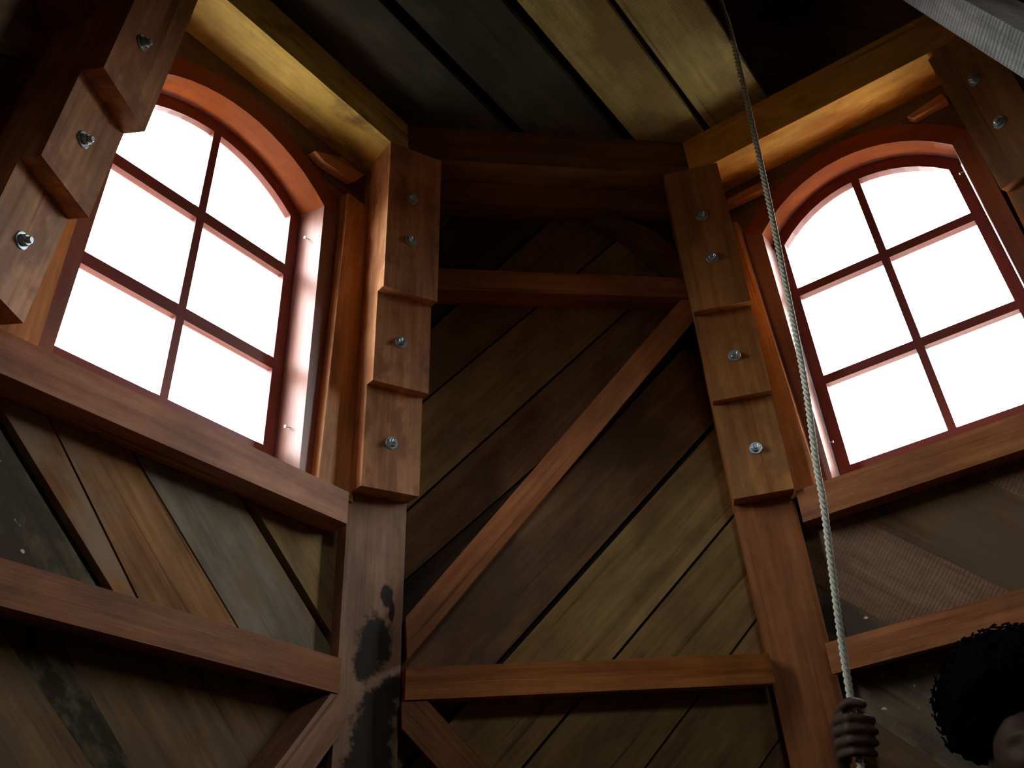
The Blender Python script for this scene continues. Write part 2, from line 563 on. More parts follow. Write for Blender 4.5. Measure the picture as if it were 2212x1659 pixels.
def wseam(w, ang, gap=0.006):
    """a seam of the 45 degree family at offset w (measured across the boards)"""
    if ang > 0:    # boards rise to the right: offset (v - u)/sqrt2
        c = (-w * math.sqrt(.5), w * math.sqrt(.5))
        return ((c[0] - 2, c[1] - 2), (c[0] + 2, c[1] + 2), gap)
    c = (w * math.sqrt(.5), w * math.sqrt(.5))
    return ((c[0] + 2, c[1] - 2), (c[0] - 2, c[1] + 2), gap)[0:3]


def seam_line(p, q, gap, ang):
    """seam through two measured points, ordered so that the next board lies on its left"""
    if ang > 0:
        if q[0] < p[0]:
            p, q = q, p
        return (p, q, gap)      # left of an up-right line = up-left
    if q[0] > p[0]:
        p, q = q, p
    # up-left direction: its left is down-left; reverse so that left = up-right
    return (q, p, gap)


WALLNAMES = {-3: 'wall_front_left', -2: 'wall_far_left', -1: 'wall_left', 0: 'wall_back', 1: 'wall_right', 2: 'wall_far_right',
             3: 'wall_front_right', 4: 'wall_front'}
walls = {}
for k, nme in WALLNAMES.items():
    walls[k] = tag(empty(nme, FW[k].P(0, FLOOR * KV, -0.11)), kind='structure')


def trapezoid(v0, v1, d=0.11, cut_l=None, cut_r=None):
    l0, l1 = -wall_half(v0, d), -wall_half(v1, d)
    r0, r1 = -l0, -l1
    if cut_l is not None:
        r0 = r1 = cut_l
    if cut_r is not None:
        l0 = l1 = cut_r
    return [(l0, v0), (r0, v0), (r1, v1), (l1, v1)]


# windows: (centre, glass half width at v, outer half width at v, bottom, muntin heights, top of arch, arch radius)
WIN = {
    -1: dict(uc=-0.045, hw=(0.2785, -0.037), hf=(0.319, -0.047), v0=0.548, m=(0.777, 1.044), apex=1.310, R=0.47, mu=-0.055),
    1: dict(uc=-0.022, hw=(0.2645, -0.037), hf=(0.300, -0.041), v0=0.518, m=(0.780, 1.057), apex=1.334, R=0.385, mu=-0.0175),
}
for k in WALLNAMES:
    F = FW[k]
    W = walls[k]
    if k in WIN:
        w = WIN[k]
        uc = w['uc']
        ho = 0.328 if k == -1 else 0.311
        for poly in (trapezoid(VLOW, 0.46, 0.135), trapezoid(1.36, VTOP, 0.135), trapezoid(0.46, 1.36, 0.135, cut_l=uc - ho),
                     trapezoid(0.46, 1.36, 0.135, cut_r=uc + ho)):
            piece('weather_boarding', F, poly, -0.118, 0.02, M['outer'], W, 0, 0)
    elif k == 4:
        for poly in (trapezoid(VLOW, 0.55, 0.135), trapezoid(0.93, VTOP, 0.135), trapezoid(0.55, 0.93, 0.135, cut_l=-0.22),
                     trapezoid(0.55, 0.93, 0.135, cut_r=0.12)):
            piece('weather_boarding', F, poly, -0.118, 0.02, M['outer'], W, 0, 0)
    else:
        piece('weather_boarding', F, trapezoid(VLOW, VTOP, 0.135), -0.118, 0.02, M['outer'], W, 0, 0)

# left wall: boards fall to the right; two storeys of boards meet behind the lower girt
A45 = -45
low = trapezoid(VLOW, 0.035, 0.105)
mid = trapezoid(0.037, 0.43, 0.105)
planks(walls[-1], FW[-1], mid,
       [seam_line((-0.46, 0.13), (-0.70, 0.37), 0.010, A45),
        seam_line((-0.297, 0.242), (-0.129, 0.098), 0.026, A45), seam_line((-0.286, 0.337), (-0.057, 0.099), 0.003, A45),
        seam_line((-0.068, 0.320), (0.199, 0.099), 0.006, A45), seam_line((0.210, 0.340), (0.448, 0.155), 0.022, A45)],
       ['brown', 'speckled', 'orange', 'orange', 'grey', 'yellow'], -42)
planks(walls[-1], FW[-1], low,
       [wseam(-1.25, A45), wseam(-1.03, A45), wseam(-0.82, A45), wseam(-0.61, A45), wseam(-0.42, A45),
        seam_line((-0.270, -0.065), (-0.095, -0.210), 0.018, A45), seam_line((-0.121, -0.080), (-0.002, -0.194), 0.006, A45),
        seam_line((0.065, -0.067), (0.196, -0.175), 0.010, A45), seam_line((0.250, -0.050), (0.319, -0.112), 0.008, A45)],
       ['tan', 'brown', 'tan', 'moss', 'brown', 'brown', 'moss', 'moss', 'brown', 'brown'], -42)
# back wall: boards rise to the right
A45 = 45
planks(walls[0], FW[0], trapezoid(VLOW, VTOP, 0.105),
       [wseam(-1.5, A45), wseam(-1.28, A45), wseam(-1.06, A45), wseam(-0.85, A45), wseam(-0.63, A45), wseam(-0.425, A45),
        seam_line((0.125, -0.169), (0.465, 0.168), 0.006, A45), seam_line((-0.173, -0.153), (0.451, 0.450), 0.007, A45),
        seam_line((-0.215, 0.085), (0.438, 0.714), 0.014, A45), wseam(0.405, A45),
        seam_line((-0.416, 0.309), (-0.347, 0.367), 0.004, A45),
        seam_line((-0.380, 0.512), (0.172, 1.013), 0.006, A45), seam_line((-0.343, 0.797), (-0.080, 1.031), 0.006, A45),
        wseam(0.945, A45, 0.012), wseam(1.14, A45), wseam(1.35, A45), wseam(1.56, A45), wseam(1.8, A45)],
       ['tan', 'brown', 'tan', 'tan', 'tan', 'tan', 'yellow', 'yellow', 'yellow', 'brown', 'black', 'brown', 'yellow', 'tan', 'black', 'tan',
        'black', 'brown', 'black'], 43)
# right wall: boards fall to the right
A45 = -45
planks(walls[1], FW[1], trapezoid(VLOW, 0.43, 0.105),
       [wseam(-1.23, A45), wseam(-1.02, A45), wseam(-0.81, A45), wseam(-0.60, A45),
        seam_line((-0.414, -0.128), (-0.309, -0.242), 0.006, A45), seam_line((-0.450, 0.226), (-0.317, 0.087), 0.006, A45),
        seam_line((-0.270, 0.338), (-0.023, 0.091), 0.005, A45), wseam(0.257, A45, 0.005), wseam(0.46, A45)],
       ['tan', 'brown', 'tan', 'brown', 'tan', 'speckled', 'sawn', 'sawn', 'sawn', 'sawn'], -45)
# the boards above the two windows, hidden behind the curb beams
for k in (-1, 1):
    planks(walls[k], FW[k], trapezoid(1.43, VTOP, 0.105), [wseam(w_, -45) for w_ in (0.8, 1.02, 1.24, 1.46)], ['brown', 'tan'], -45)
W3C, W3V, W3H, W3K = -0.05, 0.74, 0.135, 0.15
# the other walls of the octagon
for k, ang in ((-2, 45), (2, 45), (4, 45), (3, -45), (-3, -45)):
    vt = 0.51 if k == 4 else VTOP
    ws = [-1.6 + 0.225 * i for i in range(16)]
    planks(walls[k], FW[k], trapezoid(VLOW, vt, 0.105), [wseam(w_, ang) for w_ in ws], ['black', 'brown', 'moss', 'brown', 'brown', 'black'], ang)
    if k == 4:
        for reg in (trapezoid(0.97, VTOP, 0.105), trapezoid(0.51, 0.97, 0.105, cut_l=W3C - W3H - .04), trapezoid(0.51, 0.97, 0.105, cut_r=W3C + W3H + .04)):
            planks(walls[k], FW[k], reg, [wseam(w_, ang) for w_ in ws], ['brown', 'black'], ang)

# floor and roof of the upper stage
def octagon(r):
    return [(r / C22 * math.sin(math.radians(22.5 + 45 * i)), r / C22 * math.cos(math.radians(22.5 + 45 * i))) for i in range(8)]


floor = tag(empty('floor', (0, 0, FLOOR)), kind='structure')
oct_floor = octagon(A0 + 0.105 - T * FLOOR)
for i in range(-8, 8):
    poly = clip(clip(oct_floor, (-5, i * 0.21 + 0.003), (5, i * 0.21 + 0.003)), (-5, i * 0.21 + 0.207), (5, i * 0.21 + 0.207), False)
    if len(poly) > 2:
        piece('plank', Matrix.Translation((0, 0, FLOOR)), poly, 0.0, 0.03, M['black'], floor, 0, 0.002)
# plank gallery added outside, out of view, to bounce light up under the curb beams
bounce = tag(empty('bounce_deck', (0, 0, -0.62)), kind='structure')
for i in range(8):
    a = math.radians(45 * i)
    for j in range(5):
        r0, r1 = 1.52 + 0.25 * j, 1.52 + 0.25 * j + 0.243
        GM = Matrix(((math.cos(a), math.sin(a), 0, 0), (-math.sin(a), math.cos(a), 0, 0), (0, 0, 1, -0.62), (0, 0, 0, 1)))
        piece('plank', GM, [(-r0 * T22, r0), (r0 * T22, r0), (r1 * T22, r1), (-r1 * T22, r1)], 0, 0.04, M['bouncer'], bounce, 0, 0)
roof_z = VTOP / KV - 0.03
rm = prism_mesh('ceiling_upper', octagon(A0 + 0.14 - T * roof_z), roof_z, roof_z + 0.03)
tag(link('ceiling_upper', rm, M['outer'], Matrix.Identity(4)), kind='structure')

# ------------------------------------------------------------------ windows
def arch_pts(uc, cv, R, x0, x1, n=14):
    return [(uc + x0 + (x1 - x0) * i / n, cv + math.sqrt(max(R * R - (x0 + (x1 - x0) * i / n) ** 2, 0))) for i in range(n + 1)]


def portal(F, u, v, w_, h_):
    """tells the sampler where daylight enters; gives off no light itself"""
    ld = bpy.data.lights.new('window_portal', 'AREA')
    ld.shape = 'RECTANGLE'
    ld.size = w_
    ld.size_y = h_
    ld.cycles.is_portal = True
    lo = bpy.data.objects.new('window_portal', ld)
    COL.objects.link(lo)
    # area lamps shine along their local -z; turn it into the room
    lo.matrix_world = F.M @ Matrix.Translation((u, v, -0.19)) @ Matrix.Rotation(math.pi, 4, 'Y')


def build_window(k, number, nails, detail=True):
    w = WIN[k]
    F = FW[k]
    uc = w['uc']
    hw = lambda v: w['hw'][0] + w['hw'][1] * (v - 0.55)
    hf = lambda v: w['hf'][0] + w['hf'][1] * (v - 0.55)
    R = w['R']
    cv = w['apex'] - R
    arc = lambda x, r: cv + math.sqrt(max(r * r - x * x, 0))
    root = tag(empty('window_%d' % number, F.P(uc, w['v0'] - 0.06, -0.14)), kind='structure')
    J = M['joinery']
    vb = (0.457, 0.462)[k > 0]
    # fixed frame: two jambs and an arched head, front face at p = -0.055
    pf, dep = -0.055, 0.125
    bw = 0.050
    vs = arc(hf(1.24), R)                       # springing of the opening
    vo = arc(hf(1.24) + bw, R + bw)
    vj = vb
    for s in (-1, 1):
        poly = [(uc + s * hf(vj), vj), (uc + s * (hf(vj) + bw), vj), (uc + s * (hf(vo) + bw), vo), (uc + s * hf(vs), vs)]
        piece('jamb', F, poly, pf, dep, M['jamb'], root, 90, 0.003)
    outer = arch_pts(uc, cv, R + bw, -(hf(vo) + bw), hf(vo) + bw)
    inner = arch_pts(uc, cv, R, -hf(vs), hf(vs))
    piece('arched_head', F, outer + inner[::-1], pf, dep, J, root, 0, 0.003)
    # sash
    ps, ds = -0.14, (0.021, 0.034)[k > 0]
    SH = M['sash']
    ri = R - 0.036
    x_in = hw(1.22)
    vt = arc(x_in, ri)
    g = 0.0015
    for s in (-1, 1):
        poly = [(uc + s * hw(w['v0']), w['v0']), (uc + s * (hf(w['v0']) - g), w['v0']), (uc + s * (hf(vs) - g), vs), (uc + s * x_in, vt)]
        piece('stile', F, poly, ps, ds, SH, root, 90, 0.004)
    o2 = arch_pts(uc, cv, R - g, -(hf(vs) - g), hf(vs) - g)
    i2 = arch_pts(uc, cv, ri, -x_in, x_in)
    piece('arched_rail', F, o2 + i2[::-1], ps, ds, SH, root, 0, 0.004)
    h0 = hf(vb) - g
    piece('bottom_rail', F, [(uc - h0, vb), (uc + h0, vb), (uc + hf(w['v0']) - g, w['v0']), (uc - hf(w['v0']) + g, w['v0'])], ps, ds, SH, root, 0, 0.003)
    mw_, mu = 0.011, w['mu']
    top = arc(mu - uc, ri)
    piece('muntin', F, [(mu - mw_, w['v0']), (mu + mw_, w['v0']), (mu + mw_, top + .002), (mu - mw_, top + .002)], ps, ds, SH, root, 90, 0.005)
    mh = (0.030, 0.025)[k > 0]
    for vm in w['m']:
        for s in (-1, 1):
            e = uc + s * (hw(vm) + .001)
            piece('muntin', F, [(mu + s * mw_, vm - mh), (e, vm - mh), (e, vm), (mu + s * mw_, vm)], ps, ds, SH, root, 0, 0.005)
    # panes
    rows = [(w['v0'], w['m'][0] - mh), (w['m'][0], w['m'][1] - mh), (w['m'][1], None)]
    for a, b_ in rows:
        for s in (-1, 1):
            if b_ is not None:
                poly = [(mu + s * mw_, a), (uc + s * hw(a), a), (uc + s * hw(b_), b_), (mu + s * mw_, b_)]
            else:
                xs = sorted(((mu + s * mw_) - uc, s * x_in), key=lambda q: q * s)
                poly = [(mu + s * mw_, a), (uc + s * hw(a), a)] + [(x_ + 0, y_) for x_, y_ in arch_pts(uc, cv, ri, xs[1], xs[0], 8)]
            piece('pane', F, poly, ps - (0.011, 0.022)[k > 0], 0.003, M['glass'], root, 0, 0)
    # nails driven into the reveal
    for side, v, p in nails:
        u = uc + side * hf(v)
        bm = bmesh.new()
        rings = [(0.0012, -0.004), (0.0012, 0.014), (0.0036, 0.0145), (0.0036, 0.0158), (0.0006, 0.0163)]
        vv = [[bm.verts.new((r * math.cos(t * math.pi / 4), r * math.sin(t * math.pi / 4), z)) for t in range(8)] for r, z in rings]
        for i in range(len(rings) - 1):
            for t in range(8):
                bm.faces.new((vv[i][t], vv[i][(t + 1) % 8], vv[i + 1][(t + 1) % 8], vv[i + 1][t]))
        bm.faces.new(vv[-1])
        bm.faces.new(vv[0][::-1])
        me = bpy.data.meshes.new('nail')
        bm.to_mesh(me)
        bm.free()
        mw2 = F.M @ Matrix.Translation((u, v, p)) @ Matrix.Rotation(-side * math.pi / 2, 4, 'Y') @ Matrix.Rotation(0.18, 4, 'X')
        link('nail', me, M['nail'], mw2, root)
    portal(F, uc, (vb + w['apex']) / 2, 0.62, 0.82)
    return root


build_window(-1, 1, [(1, 1.125, -0.100), (1, 0.598, -0.100)])
build_window(1, 2, [(-1, 0.588, -0.115), (1, 1.159, -0.10)])

# small square window added unseen behind the viewer to light the back wall
F4 = FW[4]
W3C, W3V, W3H, W3K = -0.05, 0.74, 0.135, 0.15
root = tag(empty('window_3', F4.P(W3C, W3V - W3K, -0.12)), kind='structure')
for poly, g in ((rect(W3C - W3H - .04, W3C - W3H, W3V - W3K - .04, W3V + W3K + .04), 90), (rect(W3C + W3H, W3C + W3H + .04, W3V - W3K - .04, W3V + W3K + .04), 90),
                (rect(W3C - W3H, W3C + W3H, W3V - W3K - .04, W3V - W3K), 0), (rect(W3C - W3H, W3C + W3H, W3V + W3K, W3V + W3K + .04), 0)):
    piece('jamb' if g else 'rail', F4, poly, -0.06, 0.10, M['joinery'], root, g, 0.003)
piece('muntin', F4, rect(W3C - .011, W3C + .011, W3V - W3K, W3V + W3K), -0.10, 0.03, M['joinery'], root, 90, 0.003)
for a, b_ in ((W3C - W3H, W3C - .011), (W3C + .011, W3C + W3H)):
    piece('pane', F4, rect(a, b_, W3V - W3K, W3V + W3K), -0.116, 0.003, M['glass'], root, 0, 0)
portal(F4, W3C, W3V, 2 * W3H, 2 * W3K)

# spandrel boards above the arched heads and studs beside the windows
for k, nm, lab in ((-1, 'spandrel_board', 'dark board filling above the arch of the left window'),
                   (1, 'spandrel_board', 'orange-lit board filling above the arch of the right window')):
    w = WIN[k]
    R = w['R'] + 0.052
    cv = w['apex'] - w['R']
    hx = min(0.36, R - 0.01)
    hv = cv + math.sqrt(R * R - hx * hx)
    L_ = arch_pts(w['uc'], cv, R, -hx, hx)
    hl = half(1.3) + 0.02
    poly = [(-hl, hv), *L_, (hl, hv), (half(1.42) + .02, 1.425), (-half(1.42) - .02, 1.425)]
    o = piece(nm, FW[k], poly, -0.062, 0.022, M['brown'], None, 0, 0)
    tag(o, lab, 'board')

STUDS = [(-1, 0.318, 0.300, None, 1, 'upright stud between the left window and the left centre post'),
         (-1, -0.410, -0.385, None, -1, 'upright stud between the left window and the bolted post at far left'),
         (1, -0.357, -0.347, None, -1, 'orange upright stud between the right centre post and the right window'),
         (1, 0.330, 0.315, None, 1, 'upright stud to the right of the right window')]
for k, ub, ut, _, side, lab in STUDS:
    v0, v1 = 0.452, 1.28
    ex = 0.09 if (k, side) == (-1, -1) else 0.010
    poly = [(ub, v0), (ut, v1), (side * (half(v1) + ex * .8), v1), (side * (half(v0) + ex), v0)]
    tag(piece('window_stud', FW[k], poly, -0.030, 0.055, M['stud'], None, 90, 0.006), lab, 'stud')

# offcuts wedged in under the curb beams
for k, poly, mat, lab in (
        (1, [(0.178, 1.345), (0.277, 1.362), (0.283, 1.337), (0.239, 1.335), (0.193, 1.332)], 'stud', 'splintered wedge under the right end of the orange curb beam'),
        (1, [(-0.375, 1.362), (-0.245, 1.363), (-0.245, 1.339), (-0.375, 1.341)], 'stud', 'thin batten under the left end of the orange curb beam, by the rope'),
        (-1, [(0.163, 1.325), (0.257, 1.368), (0.345, 1.369), (0.315, 1.328), (0.199, 1.314)], 'stud', 'offcut block wedged under the yellow curb beam beside the left centre post')):
    tag(piece('filler_block', FW[k], poly, -0.028, 0.030, M[mat], None, 8, 0.002), lab, 'wood block')

# ------------------------------------------------------------------ girts, braces
def girt(k, v0, v1, label, mat='fir', u0=None, u1=None, p=0.0, depth=DB - 0.002):
    """a horizontal timber between two posts; its back runs on to the post behind"""
    f0 = u0 if u0 is not None else -half(v0)
    f1 = u1 if u1 is not None else half(v0)
    e = 0.025
    b0, b1 = min(f0, -half(v0)) - e * 0, max(f1, half(v0)) + e * 0
    poly = [(f0, v0), (f1, v0), (f1 - T * T22 * (v1 - v0), v1), (f0 + T * T22 * (v1 - v0), v1)]
    back = [(b0, v0), (b1, v0), (b1, v1), (b0, v1)]
    return tag(piece('wall_girt', FW[k], poly, p, depth, M[mat], None, 0, 0.004, back=back), label, 'beam')


girt(-1, 0.0, 0.075, 'lower horizontal girt across the left wall, two below the left window', 'fir', -0.56, 0.428)
girt(0, 0.0, 0.072, 'lower horizontal girt of the back wall, running between the two centre posts', 'fir_orange', -0.453, 0.450)
girt(1, 0.002, 0.076, 'lower horizontal girt across the right wall, behind the hand and rope', 'fir', -0.462)
girt(-1, 0.378, 0.455, 'sill beam under the left arched window', 'sill', -0.535, 0.396)
girt(1, 0.376, 0.460, 'sill beam under the right arched window', 'fir', -0.418)
girt(0, 1.062, 1.126, 'upper horizontal girt of the back wall above the diagonal brace', 'fir_girt')
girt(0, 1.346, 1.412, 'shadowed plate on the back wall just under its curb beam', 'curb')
for k, lab in ((-2, 'far left'), (2, 'far right')):
    girt(k, 0.0, 0.075, 'lower horizontal girt on the %s wall' % lab, 'fir')
    girt(k, 1.062, 1.126, 'upper horizontal girt on the %s wall' % lab, 'fir_girt')

# long diagonal brace of the back wall (rises to the right) with mitred ends
p0, p1 = (-0.52, 0.058), (0.46, 1.122)
poly = strip(p0, p1, 0.066, 0.066)
poly = clip(poly, (-2, 0.075), (2, 0.075))
poly = clip(poly, (-2, 1.060), (2, 1.060), False)
poly = clip(poly, (-half(0.2), -1), (-half(0.2), 1), False)
poly = clip(poly, (half(1.0) + .0, -1), (half(1.0) + .0, 1), True)
tag(piece('diagonal_brace', FW[0], poly, -0.004, 0.078, M['fir'], None, 47, 0.004),
    'long diagonal brace rising left to right across the back wall', 'brace')
poly = strip((-0.475, 0.018), (0.62, -1.22), 0.082)
poly = clip(poly, (-2, -0.003), (2, -0.003), False)
poly = clip(poly, (-half(-.05), -1), (-half(-.05), 1), False)
poly = clip(poly, (half(-1.0), -1), (half(-1.0), 1), True)
tag(piece('diagonal_brace', FW[0], poly, -0.002, 0.08, M['fir'], None, -49, 0.004),
    'short-looking brace running down right from the foot of the left centre post', 'brace')
poly = strip((0.480, 0.025), (-0.62, -1.33), 0.080)
poly = clip(poly, (-2, -0.003), (2, -0.003), False)
poly = clip(poly, (half(-.05), -1), (half(-.05), 1), True)
poly = clip(poly, (-half(-1.0), -1), (-half(-1.0), 1), False)
tag(piece('diagonal_brace', FW[-1], poly, -0.002, 0.08, M['fir_light'], None, 51, 0.004),
    'brace running down left from the left centre post under the left girt', 'brace')
# bent dark brace in the top right corner of the back wall
c_out = [(0.13, 1.352), (0.186, 1.348), (0.25, 1.332), (0.31, 1.306), (0.36, 1.262), (0.400, 1.205)]
c_in = [(0.400, 1.126), (0.345, 1.170), (0.295, 1.215), (0.25, 1.262), (0.205, 1.300), (0.13, 1.318)]
tag(piece('corner_brace', FW[0], c_out + c_in, -0.035, 0.045, M['brown'], None, -40, 0),
    'dark bent brace high in the right corner of the back wall', 'brace')

# ------------------------------------------------------------------ corner posts with stepped packing and bolts
def bolt_mesh():
    """washer, hexagon nut and threaded end in one closed skin; axis = +z"""
    n = 24
    hexr = lambda a, r: r / max(math.cos((a % (math.pi / 3)) - math.pi / 6), 0.2) * math.cos(math.pi / 6)
    prof = [('c', 0.0165, -0.001), ('c', 0.0165, 0.002), ('c', 0.0155, 0.003), ('h', 0.0108, 0.003), ('h', 0.0108, 0.0115), ('c', 0.0088, 0.0128),
            ('c', 0.0062, 0.0128), ('c', 0.0062, 0.019), ('c', 0.0050, 0.0205)]
    bm = bmesh.new()
    rings = []
    for kind, r, z in prof:
        ring = []
        for i in range(n):
            a = 2 * math.pi * i / n
            rr = r if kind == 'c' else hexr(a, r)
            ring.append(bm.verts.new((rr * math.cos(a), rr * math.sin(a), z)))
        rings.append(ring)
    for i in range(len(rings) - 1):
        for j in range(n):
            bm.faces.new((rings[i][j], rings[i][(j + 1) % n], rings[i + 1][(j + 1) % n], rings[i + 1][j]))
    bm.faces.new(rings[-1])
    bm.faces.new(rings[0][::-1])
    me = bpy.data.meshes.new('bolt')
    bm.to_mesh(me)
    bm.free()
    me.materials.append(M['zinc'])
    return me


BOLT = bolt_mesh()
STEP = (-0.012, 0.055, 0.087, 0.120)     # front of the shaft and of the three steps


def corner_post(k, steps, bolts, label, mat, pack_mat='packing', dd=STEP[1:]):
    F = FC[k]
    root = tag(empty('corner_post', F.P(0, FLOOR * KV, -0.09)), label, 'post')
    vt = 1.405 * math.hypot(1, T / C22)
    piece('shaft', F, rect(-0.079, 0.079, FLOOR * math.hypot(1, T / C22), vt), -0.012, 0.150, M[mat], root, 90, 0.004, origin=(0, 0))
    # stepped packing timber: profile in (v, p), extruded along u
    b3, b2, b1 = steps
    d3, d2, d1 = dd
    prof = [(b3, -0.013), (b3, d3), (b2, d3), (b2, d2), (b1, d2), (b1, d1), (vt + 0.004, d1), (vt + 0.004, -0.013)]
    me = prism_mesh('stepped_packing', [(a, b_) for a, b_ in prof], -0.0775, 0.0775, 0.0025)
    # local x = up the post (grain), y = into the room, z = across
    R_ = Matrix(((0, 0, 1, 0), (1, 0, 0, 0), (0, 1, 0, 0), (0, 0, 0, 1)))
    pk = link('stepped_packing', me, M[pack_mat], F.M @ R_, root)
    for i, (u, v, d) in enumerate(bolts):
        mw = F.M @ Matrix.Translation((u, v, d)) @ Matrix.Rotation(0.7 * i + k, 4, 'Z')
        link('bolt', BOLT, None, mw, pk)
    return root


d3, d2, d1 = STEP[1:]
corner_post(-1, (0.480, 0.741, 0.988), [(-0.004, 0.602, d3), (-0.006, 0.862, d2), (-0.006, 1.143, d1), (-0.008, 1.273, d1)],
            'left centre corner post with black stains below stepped bolted packing', 'fir_stained')
corner_post(1, (0.468, 0.731, 0.983), [(0.006, 0.592, d3), (0.004, 0.848, d2), (0.003, 1.134, d1), (0.001, 1.271, d1)],
            'right centre corner post, clean, behind the rope', 'fir', 'packing_orange')
corner_post(-2, (0.466, 0.708, 0.930), [(0.0, 0.586, 0.050), (-0.008, 0.821, 0.092), (-0.018, 1.076, 0.138)],
            'corner post at the far left edge, its stepped packing covering the left window side', 'fir', dd=(0.050, 0.092, 0.138))
corner_post(2, (0.468, 0.731, 0.995), [(-0.003, 1.147, d1), (-0.004, 1.290, d1)],
            'corner post at the top right edge beyond the right window', 'fir', 'packing_orange')

# ------------------------------------------------------------------ curb ring of eight beams (five can be seen)
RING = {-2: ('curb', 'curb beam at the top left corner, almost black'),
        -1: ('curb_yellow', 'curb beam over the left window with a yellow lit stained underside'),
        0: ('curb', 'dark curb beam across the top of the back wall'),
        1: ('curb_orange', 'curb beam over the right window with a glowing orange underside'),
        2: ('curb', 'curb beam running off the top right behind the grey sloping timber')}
for k, (mat, lab) in RING.items():
    a = math.radians(45 * k)
    # local x along the beam, y outwards, z up
    n = Vector((math.sin(a), math.cos(a), 0))
    al = Vector((math.cos(a), -math.sin(a), 0))
    mw = Matrix(((al.x, n.x, 0, 0), (al.y, n.y, 0, 0), (0, 0, 1, 0), (0, 0, 0, 1)))
    yf, yb = A2, 1.150
    g = 0.001
    f0, b0 = yf * T22 - g, yb * T22 - g
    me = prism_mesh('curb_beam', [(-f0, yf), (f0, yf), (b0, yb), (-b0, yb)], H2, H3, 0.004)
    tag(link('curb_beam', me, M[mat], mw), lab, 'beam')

# ------------------------------------------------------------------ ceiling boards (floor of the cap), with the hatch
ceil = tag(empty('ceiling', (0, 0, H3)), kind='structure')
# local x runs along the boards (parallel to the left wall), local y towards the left window
ca = Matrix(((math.sqrt(.5), -math.sqrt(.5), 0, 0), (math.sqrt(.5), math.sqrt(.5), 0, 0), (0, 0, 1, 0), (0, 0, 0, 1)))
octc = [(x * math.sqrt(.5) + y * math.sqrt(.5), -x * math.sqrt(.5) + y * math.sqrt(.5)) for x, y in octagon(1.125)]
edges = [(1.13, 0.776, 'deck_dark'), (0.748, 0.538, 'deck_dark'), (0.512, 0.330, 'deck_pale'), (0.316, 0.130, 'deck_pale')]
y = 0.118
while y > -1.1:
    edges.append((y, y - 0.20, 'deck_dark' if len(edges) % 2 else 'deck_pale'))
    y -= 0.208
for i, (y1, y0, mat) in enumerate(edges):
    poly = clip(clip(octc, (-5, y0), (5, y0 + 0.01)), (-5, y1), (5, y1), False)
    if -0.62 < y0 < 0.12:
        poly = clip(poly, (0.05, -5), (0.05, 5), True)      # the hatch
    if len(poly) > 2:
        piece('plank', Matrix.Translation((0, 0, H3)) @ ca @ Matrix.Rotation(math.pi, 4, 'X'), [(a, -b_) for a, b_ in poly], 0.0, 0.028,
              M[mat], ceil, 0, 0.002)

# ------------------------------------------------------------------ sloping grey timber at the top right (stair string up to the hatch)
Av, Bv = Vector((0.42149, 0.02622, 0.93640)), Vector((0.31145, -0.2219, 0.42169))
D = (Bv - Av).normalized()
e1 = Vector((0.3685, -0.8658, 0.3386)).normalized()
e2 = D.cross(e1).normalized()
if e2.dot(fwd) < 0:
    e2 = -e2
rot = math.radians(-24)
n1 = (e1 * math.cos(rot) + e2 * math.sin(rot)).normalized()
n2 = (e2 * math.cos(rot) - e1 * math.sin(rot)).normalized()
top = Av - D * 0.95
bot_len = (Av.z - FLOOR) / -D.z
x0 = -0.95
x1 = bot_len
cx = Matrix(((D.x, n1.x, n2.x, Av.x), (D.y, n1.y, n2.y, Av.y), (D.z, n1.z, n2.z, Av.z), (0, 0, 0, 1)))
me = prism_mesh('sloping_timber', [(x0, 0), (x1, 0), (x1, 0.054), (x0, 0.054)], 0.0, 0.11, 0.002)
tag(link('sloping_timber', me, M['grey_sawn'], cx), 'grey rough-sawn timber slanting across the top right corner', 'timber')

# ------------------------------------------------------------------ rope
RP = [(0.330, 0.806, -0.62), (0.338, 0.801, -0.42), (0.3444, 0.7936, -0.2881), (0.3508, 0.7842, -0.209), (0.360, 0.7685, -0.064), (0.3741, 0.7482, 0.1047),
      (0.384, 0.7343, 0.219), (0.3885, 0.7258, 0.3083), (0.4012, 0.7057, 0.4717), (0.4075, 0.6924, 0.6064), (0.4125, 0.6802, 0.7498),
      (0.4182, 0.6627, 0.9344), (0.4229, 0.6454, 1.1336), (0.4272, 0.6252, 1.3723), (0.4288, 0.6131, 1.53), (0.426, 0.606, 1.655), (0.40, 0.585, 2.15)]
RP = [Vector(p) for p in RP]


def catmull(P, n):
    out = []
    for i in range(len(P) - 1):
        a = P[max(i - 1, 0)]
        b_, c = P[i], P[i + 1]
        d = P[min(i + 2, len(P) - 1)]
        m = max(2, int((c - b_).length / n))
        for j in range(m):
            t = j / m
            out.append(0.5 * ((2 * b_) + (c - a) * t + (2 * a - 5 * b_ + 4 * c - d) * t * t + (-a + 3 * b_ - 3 * c + d) * t ** 3))
    out.append(P[-1].copy())
    return out


